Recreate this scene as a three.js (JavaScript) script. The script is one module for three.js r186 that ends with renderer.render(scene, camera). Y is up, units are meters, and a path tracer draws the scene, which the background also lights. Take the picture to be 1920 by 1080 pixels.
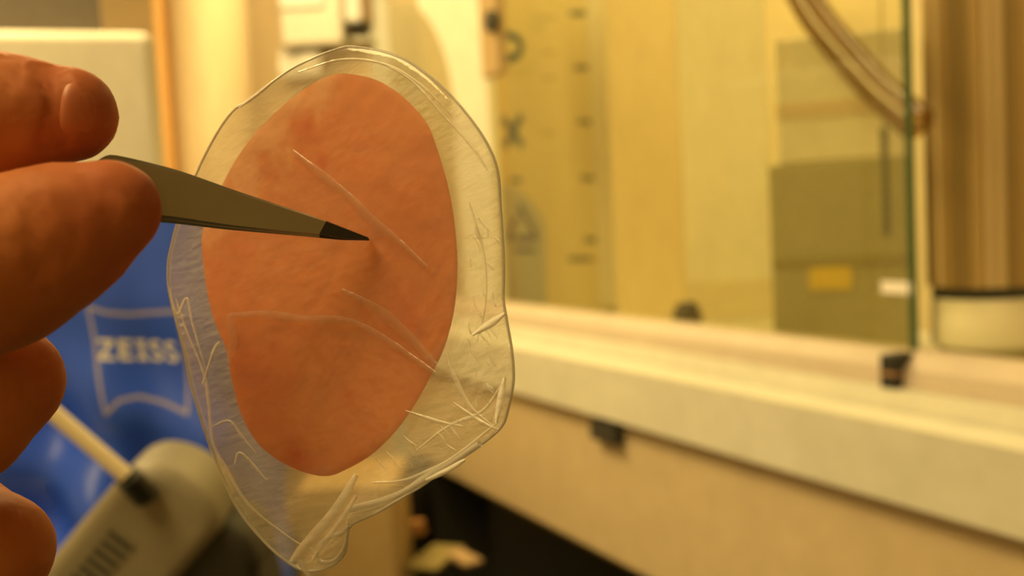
import * as THREE from 'three';
import { RoundedBoxGeometry } from 'three/addons/geometries/RoundedBoxGeometry.js';
import { MarchingCubes } from 'three/addons/objects/MarchingCubes.js';
import { mergeGeometries, mergeVertices } from 'three/addons/utils/BufferGeometryUtils.js';
import { RectAreaLightUniformsLib } from 'three/addons/lights/RectAreaLightUniformsLib.js';

// ------------------------------------------------------------------ camera, lights, exposure
const scene = new THREE.Scene();
scene.background = new THREE.Color(0x000000);
const renderer = new THREE.WebGLRenderer({ antialias: true });
renderer.toneMapping = THREE.LinearToneMapping;
renderer.toneMappingExposure = 1.6;
renderer.shadowMap.enabled = true;
RectAreaLightUniformsLib.init();

const FOCAL = 1880;                                   // focal length in pixels of the 1920 x 1080 frame
const camera = new THREE.PerspectiveCamera(2 * Math.atan(540 / FOCAL) * 180 / Math.PI, 16 / 9, 0.02, 30);
camera.position.set(0, 1.3, 0);
camera.rotation.order = 'YXZ';
camera.rotation.set(-4.1 * Math.PI / 180, 0, -3.0 * Math.PI / 180);
camera.focus = 0.196;
camera.userData.fStop = 12.5;
camera.updateMatrixWorld(true);

const LAMP = [1.0, 0.72, 0.285];                       // warm light of every lamp in the room
function areaLight(w, h, pos, target, power) {
  const l = new THREE.RectAreaLight(new THREE.Color().setRGB(...LAMP), power, w, h);
  l.position.set(...pos); l.lookAt(...target); scene.add(l); return l;
}
const CEILING = 2.7;
const CEILING_LAMPS = [[-1.15, -1.9, 0.6, 1.2, 14], [-0.75, 0.15, 0.6, 1.2, 6.2], [-0.7, -3.2, 0.6, 1.2, 3.6]];   // x, z, width, length, power; the last added to brighten the back wall
for (const [x, z, w, l, p] of CEILING_LAMPS) areaLight(w, l, [x, CEILING - 0.085, z], [x, 0, z], p);

// ------------------------------------------------------------------ helpers
let seed = 12345;
const rnd = () => { seed = (seed * 1664525 + 1013904223) >>> 0; return seed / 4294967296; };
const V = (x, y, z) => new THREE.Vector3(x, y, z);
const R = (d) => d * Math.PI / 180;
const Q = camera.quaternion.clone();
const EYE = camera.position.clone();
const dirOf = (px, py) => V((px - 960) / FOCAL, -(py - 540) / FOCAL, -1).applyQuaternion(Q);     // depth 1 along the lens axis
const at = (px, py, depth) => dirOf(px, py).multiplyScalar(depth).add(EYE);
function onPlane(px, py, n, c) { const d = dirOf(px, py); return d.multiplyScalar((c - n.dot(EYE)) / n.dot(d)).add(EYE); }
const onZ = (px, py, z) => onPlane(px, py, V(0, 0, 1), z);
const smooth = (a, b, x) => { const t = Math.min(1, Math.max(0, (x - a) / (b - a))); return t * t * (3 - 2 * t); };

function hash3(x, y, z) { let h = (x * 374761393 + y * 668265263 + z * 2147483647) | 0; h = Math.imul(h ^ (h >>> 13), 1274126177); h ^= h >>> 16; return (h >>> 0) / 4294967296; }
function noise(x, y, z = 0) {
  const xi = Math.floor(x), yi = Math.floor(y), zi = Math.floor(z);
  const f = (t) => t * t * (3 - 2 * t), u = f(x - xi), v = f(y - yi), w = f(z - zi);
  const L = (a, b, t) => a + (b - a) * t;
  const c = (i, j, k) => hash3(xi + i, yi + j, zi + k);
  return L(L(L(c(0, 0, 0), c(1, 0, 0), u), L(c(0, 1, 0), c(1, 1, 0), u), v), L(L(c(0, 0, 1), c(1, 0, 1), u), L(c(0, 1, 1), c(1, 1, 1), u), v), w) * 2 - 1;
}
const fbm = (x, y, z = 0, o = 4) => { let s = 0, a = 0.5; for (let i = 0; i < o; i++) { s += a * noise(x, y, z + i * 7.3); x *= 2.03; y *= 2.03; z *= 2.03; a *= 0.5; } return s; };

const names = {};
function numbered(name) { const k = names[name] = (names[name] ?? -1) + 1; return k ? `${name}_${String(k).padStart(3, '0')}` : name; }
function shade(o) { o.castShadow = true; o.receiveShadow = true; return o; }
function mesh(name, geo, mat, parent = scene) { const m = shade(new THREE.Mesh(geo, mat)); m.name = parent === scene ? numbered(name) : name; parent.add(m); return m; }
function tag(o, label, category, group) { o.userData.label = label; o.userData.category = category; if (group) o.userData.group = group; return o; }
function thing(name, label, category, pos = V(0, 0, 0), turn = 0) { const g = new THREE.Group(); g.name = numbered(name); g.position.copy(pos); g.rotation.y = turn; scene.add(g); tag(g, label, category); return g; }
function structure(name, geo, mat) { const m = mesh(name, geo, mat); m.userData.kind = 'structure'; return m; }
const box = (w, h, d, x = 0, y = 0, z = 0, r = 0) => (r ? new RoundedBoxGeometry(w, h, d, 3, r) : new THREE.BoxGeometry(w, h, d)).translate(x, y, z);

function dataTex(n, fn, srgb = true) {
  const a = new Uint8Array(n * n * 4);
  for (let j = 0; j < n; j++) for (let i = 0; i < n; i++) { const c = fn(i / n, j / n), k = 4 * (j * n + i); for (let q = 0; q < 3; q++) a[k + q] = Math.max(0, Math.min(255, Math.round(255 * (Array.isArray(c) ? c[q] : c)))); a[k + 3] = 255; }
  const t = new THREE.DataTexture(a, n, n); t.wrapS = t.wrapT = THREE.RepeatWrapping; t.magFilter = THREE.LinearFilter; if (srgb) t.colorSpace = THREE.SRGBColorSpace; t.needsUpdate = true; return t;
}
const grain = dataTex(256, (u, v) => 0.96 + 0.05 * fbm(u * 24, v * 24, 1.5, 4) + 0.03 * fbm(u * 4, v * 4, 8.5, 3));
const relief = dataTex(256, (u, v) => 0.5 + 0.5 * fbm(u * 40, v * 40, 3.3, 4), false);
function paint(rgb, rough = 0.55, extra = {}) { return new THREE.MeshPhysicalMaterial({ color: new THREE.Color().setRGB(...rgb), roughness: rough, map: grain, bumpMap: relief, bumpScale: 0.0004, ...extra }); }
const plain = (rgb, rough = 0.5, extra = {}) => new THREE.MeshPhysicalMaterial({ color: new THREE.Color().setRGB(...rgb), roughness: rough, ...extra });

const M = {
  wall: paint([0.86, 0.70, 0.44], 0.8), ceiling: paint([0.8, 0.78, 0.72], 0.9), floor: paint([0.03, 0.035, 0.03], 0.6),
  cream: paint([0.80, 0.79, 0.68], 0.4), creamSoft: paint([0.72, 0.72, 0.60], 0.42), tanRail: paint([0.62, 0.53, 0.43], 0.45), tan: paint([0.72, 0.58, 0.36], 0.5),
  ochre: paint([0.75, 0.65, 0.42], 0.5), pale: paint([0.82, 0.77, 0.56], 0.6), olive: paint([0.40, 0.36, 0.18], 0.6),
  yellow: paint([0.75, 0.55, 0.06], 0.6), white: paint([0.88, 0.88, 0.86], 0.45), black: plain([0.015, 0.016, 0.014], 0.5), darkGrey: paint([0.05, 0.048, 0.04], 0.6),
  taupe: paint([0.15, 0.125, 0.10], 0.8), orange: paint([0.80, 0.46, 0.16], 0.5), steel: plain([0.55, 0.53, 0.50], 0.34, { metalness: 1 }), steelDark: plain([0.10, 0.10, 0.10], 0.4, { metalness: 0.9 }),
};

// ------------------------------------------------------------------ room shell
const X0 = -2.6, X1 = 3.2, Z0 = -4.2, Z1 = 1.6, T = 0.12;
structure('floor', box(X1 - X0 + 2 * T, T, Z1 - Z0 + 2 * T, (X0 + X1) / 2, -T / 2, (Z0 + Z1) / 2), M.floor);
structure('ceiling', box(X1 - X0 + 2 * T, T, Z1 - Z0 + 2 * T, (X0 + X1) / 2, CEILING + T / 2, (Z0 + Z1) / 2), M.ceiling);
structure('wall_back', box(X1 - X0 + 2 * T, CEILING, T, (X0 + X1) / 2, CEILING / 2, Z0 - T / 2), M.wall);
structure('wall_front', box(X1 - X0 + 2 * T, CEILING, T, (X0 + X1) / 2, CEILING / 2, Z1 + T / 2), M.wall);
structure('wall_left', box(T, CEILING, Z1 - Z0, X0 - T / 2, CEILING / 2, (Z0 + Z1) / 2), M.wall);
structure('wall_right', box(T, CEILING, Z1 - Z0, X1 + T / 2, CEILING / 2, (Z0 + Z1) / 2), M.wall);
for (const [i, [x, z, w, l, p]] of CEILING_LAMPS.entries()) {
  const f = thing('ceiling_lamp', ['fluorescent ceiling lamp above the refrigerator', 'fluorescent ceiling lamp above the hand', 'added ceiling lamp brightening the back wall above the towel dispenser'][i], 'lamp', V(x, CEILING, z));
  mesh('housing', box(w + 0.06, 0.06, l + 0.06, 0, -0.03, 0, 0.01), M.white, f);
  mesh('diffuser', box(w, 0.012, l, 0, -0.067, 0), plain([0.8, 0.8, 0.8], 0.5, { emissive: new THREE.Color().setRGB(...LAMP), emissiveIntensity: 2 }), f);
}

// a box seen between two pixel columns and rows, its front face standing at world z
function seenBox(px0, py0, px1, py1, z, thick) {
  const a = onZ(px0, (py0 + py1) / 2, z), b = onZ(px1, (py0 + py1) / 2, z), mx = (px0 + px1) / 2;
  return { x0: a.x, x1: b.x, y1: onZ(mx, py0, z).y, y0: onZ(mx, py1, z).y, w: b.x - a.x, cx: (a.x + b.x) / 2, z, thick };
}

// pillar and its orange wooden trim on the back wall
{
  const p = seenBox(318, 0, 462, 540, -3.7, 0.3), r = p.w / 2;
  structure('trim_1', new THREE.CylinderGeometry(r, r, CEILING, 48).translate(p.cx, CEILING / 2, p.z - r), paint([0.84, 0.68, 0.44], 0.5));
  const o = seenBox(296, 0, 314, 540, -3.7, 0.1);
  structure('trim_2', box(o.w, CEILING, 0.08, o.cx, CEILING / 2, -3.78, 0.01), M.orange);
  const c = seenBox(704, 0, 742, 540, Z0 + 0.03, 0.03);
  structure('trim_3', box(c.w, CEILING, 0.03, c.cx, CEILING / 2, Z0 + 0.015), M.creamSoft);
}
// refrigerator on the floor, with a taupe carton on top
{
  const p = seenBox(0, 60, 303, 400, -2.0, 0.6), x0 = p.x0 - 0.3, w = p.x1 - x0, h = p.y1;
  const f = thing('refrigerator', 'pale grey-white laboratory refrigerator with rounded corners behind the blue cover', 'refrigerator', V((x0 + p.x1) / 2, 0, -2.3));
  const turn = R(20), cs = Math.cos(turn), sn = Math.sin(turn);
  f.rotation.y = turn; f.position.set(p.x1 - (w / 2 * cs + 0.3 * sn), 0, -2.0 - (-w / 2 * sn + 0.3 * cs));
  const door = plain([0.86, 0.82, 0.70], 0.45, { map: grain });
  mesh('cabinet_body', box(w, h, 0.54, 0, h / 2, -0.03, 0.02), M.creamSoft, f);
  mesh('door', box(w - 0.01, h - 0.08, 0.05, 0, h / 2 + 0.035, 0.275, 0.022), door, f);
  mesh('handle', box(0.025, 0.4, 0.03, -w / 2 + 0.06, 0.9, 0.315, 0.008), M.white, f);
  const q = onZ(184, 30, -2.06), cw = 0.36;
  const c = thing('carton', 'dark taupe carton standing on the white refrigerator', 'carton', V(q.x - (cw / 2 * cs + 0.15 * sn), h, q.z - (-cw / 2 * sn + 0.15 * cs)), turn);
  mesh('carton_body', box(cw, 0.3, 0.3, 0, 0.15, 0, 0.004), M.taupe, c);
  mesh('tape_strip', box(0.05, 0.002, 0.302, 0, 0.301, 0), M.tan, c);
}
// dispensers on the back wall
{
  let p = seenBox(521, -60, 640, 86, Z0 + 0.16, 0.16);
  const t = thing('paper_towel_dispenser', 'boxy off-white paper towel dispenser on the back wall', 'dispenser', V(p.cx, p.y0, Z0));
  const h = p.y1 - p.y0;
  mesh('housing', box(p.w, h, 0.15, 0, h / 2, 0.085, 0.02), plain([0.78, 0.75, 0.66], 0.4, { map: grain }), t);
  mesh('lid', box(p.w * 0.7, 0.08, 0.02, -p.w * 0.12, h * 0.62, 0.165, 0.008), M.white, t);
  mesh('slot', box(p.w * 0.7, 0.01, 0.06, 0, -0.002, 0.09), M.darkGrey, t);
  const q = seenBox(524, 94, 602, 140, Z0 + 0.1, 0.02);
  const s = thing('paper_towel', 'white paper towel hanging out under the towel dispenser', 'paper towel', V(q.cx, q.y0, Z0 + 0.1));
  const g = new THREE.PlaneGeometry(q.w, p.y0 - q.y0 + 0.01, 12, 8).translate(0, (p.y0 - q.y0) / 2 - 0.002, 0), a = g.attributes.position;
  for (let i = 0; i < a.count; i++) a.setZ(i, 0.012 * Math.sin(a.getX(i) * 40) + 0.006 * Math.sin(a.getY(i) * 50));
  g.computeVertexNormals();
  mesh('sheet', g, plain([0.94, 0.93, 0.90], 0.9, { side: THREE.DoubleSide }), s);
  p = seenBox(641, -40, 690, 42, Z0 + 0.12, 0.1);
  const d = thing('soap_dispenser', 'white soap dispenser with a dark nozzle on the back wall', 'dispenser', V(p.cx, p.y0, Z0));
  const hh = p.y1 - p.y0;
  mesh('bottle', box(p.w * 0.72, hh, 0.09, -p.w * 0.13, hh / 2, 0.075, 0.02), M.white, d);
  mesh('bracket', box(p.w * 0.3, hh * 0.95, 0.07, p.w * 0.34, hh / 2, 0.035, 0.008), plain([0.42, 0.27, 0.12], 0.6), d);
  mesh('nozzle', new THREE.LatheGeometry([[0, -0.03], [0.03, -0.03], [0.036, -0.018], [0.034, 0.01], [0, 0.01]].map(([x, y]) => new THREE.Vector2(x, y)), 20).translate(0.002, 0, 0.07), M.black, d);
  mesh('drip_tray', box(0.09, 0.016, 0.08, 0.01, -0.06, 0.05, 0.005), M.creamSoft, d);
  const w = seenBox(446, 178, 470, 208, Z0 + 0.02, 0.02);
  const k = thing('wall_switch', 'small dark switch on the tan back wall beside the pillar', 'switch', V(w.cx, (w.y0 + w.y1) / 2, Z0));
  mesh('plate', box(w.w, w.y1 - w.y0, 0.012, 0, 0, 0.006, 0.004), M.darkGrey, k);
  mesh('rocker', box(w.w * 0.5, (w.y1 - w.y0) * 0.6, 0.01, 0, 0, 0.015, 0.003), M.black, k);
}
// olive locker
{
  const p = seenBox(742, 0, 930, 540, -3.7, 0.4);
  const l = thing('metal_locker', 'tall olive metal locker against the back wall', 'locker', V(p.cx, 0, -3.93));
  const mat = paint([0.46, 0.40, 0.22], 0.5);
  mesh('cabinet_body', box(p.w, 2.1, 0.44, 0, 1.05, 0, 0.006), mat, l);
  mesh('door', box(p.w - 0.05, 2.0, 0.016, 0.015, 1.06, 0.228, 0.004), mat, l);
  mesh('handle', box(0.012, 0.12, 0.02, p.w / 2 - 0.05, 1.0, 0.245, 0.004), M.steel, l);
}

// ------------------------------------------------------------------ laminar flow hood
const along = dirOf(0, 455).setY(0).normalize();                    // direction in which the hood's front runs away
const inward = V(-along.z, 0, along.x);                             // into the hood
const hoodTurn = Math.atan2(-inward.x, -inward.z);                  // hood local: x = along reversed, z = towards the room
const C = (px, py, c) => { const p = onPlane(px, py, inward, c); return { s: p.dot(along), y: p.y, c }; };
const S_NEAR = 0.35, FRONT = 1.14;
const colL = C(846, 300, 1.26).s, colR = C(934, 300, 1.30).s;
const S_FAR = colL + 0.3, LEN = S_FAR - S_NEAR;
const hood = thing('laminar_flow_hood', 'cream laminar flow hood with a glass sash and stepped front rail', 'fume hood', inward.clone().multiplyScalar(FRONT), hoodTurn);
// hood local coordinates: X = -s, Y = up, Z = FRONT - c
const HX = (s) => -s, HZ = (c) => FRONT - c;
// profile pieces: list of [c, y], extruded along the hood from s0 to s1
function extrudeAlong(pts, s0, s1, bevel = 0.004) {
  const sh = new THREE.Shape(pts.map(([c, y]) => new THREE.Vector2(HZ(c), y)));
  const g = new THREE.ExtrudeGeometry(sh, { depth: s1 - s0 - 2 * bevel, bevelEnabled: bevel > 0, bevelThickness: bevel, bevelSize: bevel, bevelOffset: -bevel, bevelSegments: 3 });
  g.rotateY(-Math.PI / 2);                                           // shape x -> local z, extrusion -> local -x
  return g.translate(-(s0 + bevel), 0, 0);
}
const yLip = C(965, 652, FRONT).y, yLipLow = C(965, 736, FRONT).y;
const cGroove = FRONT + 0.075;
const yBottom = C(850, 905, FRONT + 0.03).y;
const yStep = C(965, 612, 1.235).y, yRail = C(965, 570, 1.275).y;
const yWork = yLip + 0.01;
mesh('front_lip', extrudeAlong([[FRONT, yLip], [FRONT, yLipLow], [FRONT + 0.03, yLipLow], [FRONT + 0.03, yLipLow + 0.02], [cGroove, yLipLow + 0.02], [cGroove, yLip]], S_NEAR, S_FAR, 0.006), M.cream, hood);
mesh('front_step', extrudeAlong([[cGroove + 0.008, yStep], [cGroove + 0.006, yLip - 0.05], [1.29, yLip - 0.05], [1.29, yStep]], S_NEAR, S_FAR, 0.003), M.cream, hood);
mesh('sash_rail', extrudeAlong([[1.24, yStep + 0.004], [1.246, yStep + 0.03], [1.272, yRail], [1.31, yRail], [1.31, yStep + 0.001], [1.24, yStep + 0.001]], S_NEAR, S_FAR, 0.003), M.tanRail, hood);
mesh('lower_panel', extrudeAlong([[FRONT + 0.032, yLipLow - 0.001], [FRONT + 0.032, yBottom + 0.02], [FRONT + 0.05, yBottom], [FRONT + 0.2, yBottom], [FRONT + 0.2, yLipLow - 0.001]], S_NEAR, S_FAR, 0.008), M.tan, hood);
mesh('panel_seam', extrudeAlong([[FRONT + 0.026, yLipLow - 0.022], [FRONT + 0.026, yLipLow - 0.028], [FRONT + 0.034, yLipLow - 0.028], [FRONT + 0.034, yLipLow - 0.022]], S_NEAR + 0.02, S_FAR - 0.02, 0.001), M.tan, hood);
mesh('work_surface', extrudeAlong([[1.311, yWork], [1.311, yWork - 0.04], [1.93, yWork - 0.04], [1.93, yWork]], S_NEAR, S_FAR, 0.003), M.cream, hood);
mesh('base_tray', extrudeAlong([[FRONT + 0.201, yBottom + 0.06], [FRONT + 0.201, yBottom], [1.95, yBottom], [1.95, yBottom + 0.06]], S_NEAR, S_FAR, 0.003), M.darkGrey, hood);
mesh('back_panel', extrudeAlong([[1.931, yBottom + 0.061], [1.95, yBottom + 0.061], [1.95, 2.55], [1.931, 2.55]], S_NEAR, S_FAR, 0.002), M.ochre, hood);
mesh('canopy', extrudeAlong([[1.3, 2.652], [1.2, 2.5], [1.2, 2.25], [1.22, 2.25], [1.34, 2.552], [1.95, 2.552], [1.95, 2.652]].reverse(), S_NEAR, S_FAR, 0.003), M.cream, hood);
mesh('end_panel', extrudeAlong([[1.311, yWork + 0.001], [1.93, yWork + 0.001], [1.93, 2.549], [1.345, 2.549], [1.311, 2.25]].reverse(), S_NEAR, S_NEAR + 0.03, 0.002), M.ochre, hood);
mesh('end_panel', extrudeAlong([[1.311, yWork + 0.001], [1.93, yWork + 0.001], [1.93, 2.549], [1.345, 2.549], [1.311, 2.25]].reverse(), S_FAR - 0.03, S_FAR, 0.002), M.cream, hood);
mesh('end_infill', extrudeAlong([[1.30, yRail + 0.002], [1.31, yRail + 0.002], [1.31, 2.24], [1.30, 2.24]], colL + 0.002, S_FAR - 0.002, 0.001), paint([0.46, 0.40, 0.22], 0.5), hood);
{ // pale front column with a curved edge at the far end
  const sh = new THREE.Shape();
  const px = (s) => -s, top = 2.3, yc = C(846, 190, 1.26).y, yb = yRail;
  const sTop = C(775, 0, 1.26).s;
  sh.moveTo(px(colR), yb); sh.lineTo(px(colR), top); sh.lineTo(px(sTop + 0.12), top); sh.lineTo(px(sTop), C(790, 8, 1.26).y);
  sh.quadraticCurveTo(px(colL + 0.01), C(836, 70, 1.26).y, px(colL), yc); sh.lineTo(px(colL), yb);
  const g = new THREE.ExtrudeGeometry(sh, { depth: 0.02, bevelEnabled: true, bevelSize: 0.004, bevelThickness: 0.004, bevelSegments: 2, bevelOffset: -0.004 }).translate(0, 0, HZ(1.30));
  mesh('front_column', g, M.cream, hood);
  const a = C(908, 60, 1.24), b = C(944, 138, 1.24);
  const w = a.s - b.s;
  const br = mesh('hinge_bracket', box(w, 0.5, 0.03, -(a.s + b.s) / 2, b.y + 0.25, HZ(1.24), 0.006), plain([0.45, 0.32, 0.16], 0.5), hood);
  const k = C(925, 40, 1.222);
  mesh('hinge_screw', new THREE.CylinderGeometry(0.028, 0.03, 0.02, 20).rotateX(Math.PI / 2).translate(-k.s, k.y, HZ(1.216)), M.darkGrey, br);
}
// glass sash with a green edge, black seal and a white plate painting a reflection
const gE = C(1707, 330, 1.285).s;
{
  const h0 = yRail + 0.001, h1 = 2.4, w = colR - gE;
  const glass = new THREE.MeshPhysicalMaterial({ color: new THREE.Color().setRGB(0.97, 0.97, 0.86), transmission: 1, thickness: 0, roughness: 0.03, ior: 1.5 });
  const sash = mesh('sash_glass', box(w - 0.002, h1 - h0, 0.010, -(colR + gE) / 2, (h0 + h1) / 2, HZ(1.285)), glass, hood);
  mesh('glass_edge', box(0.004, h1 - h0, 0.017, -gE, (h0 + h1) / 2, HZ(1.285), 0.001), plain([0.035, 0.11, 0.05], 0.2), sash);
  const y1 = C(1722, 662, 1.27).y, y0 = C(1726, 745, 1.24).y;
  mesh('seal_block', box(0.03, y1 - y0, 0.05, -gE - 0.001, (y0 + y1) / 2, HZ(1.248), 0.004), M.black, hood);
  mesh('seal_band', box(0.032, 0.006, 0.053, -gE - 0.001, y0 + (y1 - y0) * 0.52, HZ(1.248), 0.002), plain([0.35, 0.18, 0.08], 0.5), hood);
  const t0 = C(1651, 540, 1.277), t1 = C(1709, 540, 1.277), tt = C(1680, 528, 1.277).y, tb = C(1680, 551, 1.277).y;
  const glintm = mesh('glass_glint', box(t0.s - t1.s, tt - tb, 0.0012, -(t0.s + t1.s) / 2, (tt + tb) / 2, HZ(1.2785), 0.0005), plain([0.97, 0.93, 0.90], 0.35), hood);
  glintm.userData.label = 'small white plate standing in for a lamp reflection at the glass edge';
}
{ // dark rectangular latch under the lip
  const p = C(1146, 808, FRONT + 0.03), a = C(1122, 806, FRONT + 0.03), b = C(1170, 824, FRONT + 0.03);
  mesh('latch', box((a.s - b.s) * 1.0, 0.045, 0.03, -p.s, p.y, HZ(FRONT + 0.02), 0.004), plain([0.04, 0.04, 0.036], 0.5), hood);
}
// stand of the hood
{
  const legM = M.darkGrey;
  for (const [s, c] of [[S_NEAR + 0.1, 1.3], [S_NEAR + 0.1, 1.85], [S_FAR - 0.12, 1.85]])
    mesh('stand_leg', box(0.07, yBottom - 0.001, 0.07, -s, (yBottom - 0.001) / 2, HZ(c), 0.006), legM, hood);
  mesh('stand_leg', box(0.07, yBottom - 0.001, 0.07, -(S_FAR - 0.12), (yBottom - 0.001) / 2, HZ(1.6), 0.006), legM, hood);
  mesh('shade_sheet_back', extrudeAlong([[1.90, 0.002], [1.92, 0.002], [1.92, yBottom - 0.002], [1.90, yBottom - 0.002]], S_NEAR + 0.2, S_FAR - 0.02, 0.002), M.darkGrey, hood);  // dark sheet added under the hood in place of deep shade
  mesh('shade_sheet_side', extrudeAlong([[1.2, 0.002], [1.895, 0.002], [1.895, yBottom - 0.002], [1.2, yBottom - 0.002]], S_FAR - 0.04, S_FAR - 0.02, 0.002), M.darkGrey, hood);  // second added dark sheet, for the shaded end below the hood
}
{ // low tan cabinet beside the far end of the hood
  const p = seenBox(557, 900, 744, 1060, -2.4, 0.3), h = yBottom + 0.16;
  const g = thing('low_cabinet', 'low tan cabinet on the floor beside the end of the hood', 'cabinet', V(p.cx, 0, -2.56));
  mesh('cabinet_body', box(p.w, h, 0.3, 0, h / 2, 0, 0.006), paint([0.62, 0.44, 0.20], 0.55), g);
  mesh('door', box(p.w - 0.02, h - 0.12, 0.012, 0, h / 2 + 0.03, 0.156, 0.004), paint([0.62, 0.44, 0.20], 0.55), g);
  mesh('knob', new THREE.SphereGeometry(0.012, 16, 12).translate(-p.w / 2 + 0.04, h - 0.2, 0.17), M.steel, g);
}
{ // black bin, added to darken the gap by the end of the hood
  const g = thing('added_dark_bin', 'black bin added on the floor to darken the gap between the low cabinet and the hood', 'bin', V(-0.345, 0, -2.95));
  mesh('bin_body', new THREE.CylinderGeometry(0.08, 0.065, 0.58, 32).translate(0, 0.29, 0), M.black, g);
  mesh('rim', new THREE.TorusGeometry(0.08, 0.006, 10, 32).rotateX(Math.PI / 2).translate(0, 0.58, 0), M.darkGrey, g);
}
// lamp under the canopy
{
  const mid = (S_NEAR + S_FAR) / 2;
  const f = mesh('hood_lamp_housing', box(LEN - 0.3, 0.04, 0.14, -mid, 2.531, HZ(1.5), 0.008), M.white, hood);
  mesh('hood_lamp_tube', new THREE.CylinderGeometry(0.014, 0.014, LEN - 0.4, 16).rotateZ(Math.PI / 2).translate(-mid, 2.49, HZ(1.5)), plain([0.9, 0.9, 0.9], 0.4, { emissive: new THREE.Color().setRGB(...LAMP), emissiveIntensity: 3 }), f);
  const p = inward.clone().multiplyScalar(1.5).addScaledVector(along, mid);
  const l = new THREE.RectAreaLight(new THREE.Color().setRGB(...LAMP), 15, LEN - 0.4, 0.08);
  l.position.set(p.x, 2.465, p.z); scene.add(l);
  l.rotation.set(-Math.PI / 2, 0, hoodTurn, 'YXZ'); l.rotation.set(-Math.PI / 2, hoodTurn, 0, 'YXZ');
}

// ------------------------------------------------------------------ things in the hood
const inHood = (px, py, c) => onPlane(px, py, inward, c);
function facing(name, label, cat, px, c, y) { const p = inHood(px, 560, c); return thing(name, label, cat, V(p.x, y, p.z), hoodTurn + R(40)); }
const pxW = (p, px) => px * EYE.distanceTo(p) / FOCAL;             // size in metres of a length in pixels at a point
{ // printed plastic container
  const mid = inHood(1045, 300, 1.56), dep = -mid.z;
  const x0 = onZ(934, 300, -dep).x, x1 = onZ(1156, 300, -dep).x, w = x1 - x0, yTop = onZ(1045, -160, -dep).y, h = yTop - yWork - 0.001;
  const g = thing('graduated_container', 'tall beige plastic container with blue print and volume marks inside the hood', 'container', V((x0 + x1) / 2, yWork + 0.001, -dep - 0.09));
  const mat = plain([0.62, 0.55, 0.33], 0.45, { map: grain });
  mesh('container_body', box(w, h, 0.16, 0, h / 2, 0, 0.02), mat, g);
  mesh('corner_rib', box(w * 0.17, h * 0.96, 0.03, w * 0.39, h / 2, 0.072, 0.012), plain([0.72, 0.66, 0.46], 0.4, { map: grain }), g);
  mesh('cap', new THREE.CylinderGeometry(0.045, 0.045, 0.05, 28).translate(-w * 0.2, h + 0.025, 0), M.white, g);
  // print
  const cv = document.createElement('canvas'); cv.width = 1024; cv.height = 2048; const c = cv.getContext('2d');
  const yy0 = h, toU = (px) => (onZ(px, 300, -dep).x - x0) / w * 1024, toV = (px, py) => (yTop - onZ(px, py, -dep).y) / h * 2048;
  c.fillStyle = 'rgb(226,213,170)'; c.fillRect(0, 0, 1024, 2048);
  const lean = (px, py) => (onZ(px, py, -dep).x - x0) / w * 1024;
  const ink = 'rgb(40,92,124)';
  c.strokeStyle = ink; c.fillStyle = ink; c.lineCap = 'butt';
  const P = (px, py) => [lean(px, py), toV(px, py)];
  c.lineWidth = 44; c.beginPath(); c.ellipse(...P(945, 88), 150, 62, 0, 0, 7); c.stroke();
  c.lineWidth = 50; c.beginPath(); c.moveTo(...P(942, 220)); c.lineTo(...P(980, 274)); c.moveTo(...P(978, 216)); c.lineTo(...P(946, 276)); c.stroke();
  c.lineWidth = 26; c.beginPath(); c.moveTo(...P(956, 338)); c.lineTo(...P(978, 338)); c.stroke();
  // pale arched patch with the triangular recycling mark
  c.fillStyle = 'rgb(182,186,186)'; c.beginPath(); { const [ax, ay] = P(930, 345), [bx, by] = P(1022, 420); c.moveTo(0, ay); c.bezierCurveTo(ax + 240, ay + 10, bx, by - 50, bx, by + 20); c.lineTo(P(1026, 580)[0], P(1026, 580)[1]); c.lineTo(0, P(930, 580)[1]); c.fill(); }
  c.strokeStyle = 'rgb(52,76,130)'; c.lineWidth = 34; c.lineJoin = 'round'; c.setLineDash([190, 26]);
  c.beginPath(); c.moveTo(...P(976, 388)); c.lineTo(...P(1008, 446)); c.lineTo(...P(952, 448)); c.closePath(); c.stroke(); c.setLineDash([]);
  c.lineWidth = 26; c.beginPath(); c.moveTo(...P(964, 470)); c.lineTo(...P(1004, 470)); c.stroke();
  // graduation lines and faint figures
  for (const [py, xa, xb] of [[24, 1068, 1118], [126, 1076, 1122], [228, 1084, 1124], [334, 1090, 1128], [450, 1096, 1130], [486, 1066, 1108]]) {
    c.strokeStyle = 'rgb(96,104,96)'; c.lineWidth = 28; c.beginPath(); c.moveTo(...P(xa, py)); c.lineTo(...P(xb, py)); c.stroke();
    c.strokeStyle = 'rgb(176,156,104)'; c.lineWidth = 18; c.beginPath(); c.moveTo(...P(xb, py)); c.lineTo(...P(xb + 22, py)); c.stroke();
  }
  for (const py of [32, 98, 146, 250]) { c.strokeStyle = 'rgb(182,166,118)'; c.lineWidth = 14; c.beginPath(); c.moveTo(...P(1016, py)); c.lineTo(...P(1042, py)); c.stroke(); }
  const tex = new THREE.CanvasTexture(cv); tex.colorSpace = THREE.SRGBColorSpace;
  const face = mesh('printed_face', new THREE.PlaneGeometry(w * 0.80, h * 0.97).translate(-w * 0.1, h / 2, 0.0806), plain([0.84, 0.82, 0.68], 0.5, { map: tex }), g);
  const uv = face.geometry.attributes.uv, ps = face.geometry.attributes.position;
  for (let i = 0; i < uv.count; i++) uv.setXY(i, ps.getX(i) / w + 0.5, ps.getY(i) / h);
}
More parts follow.
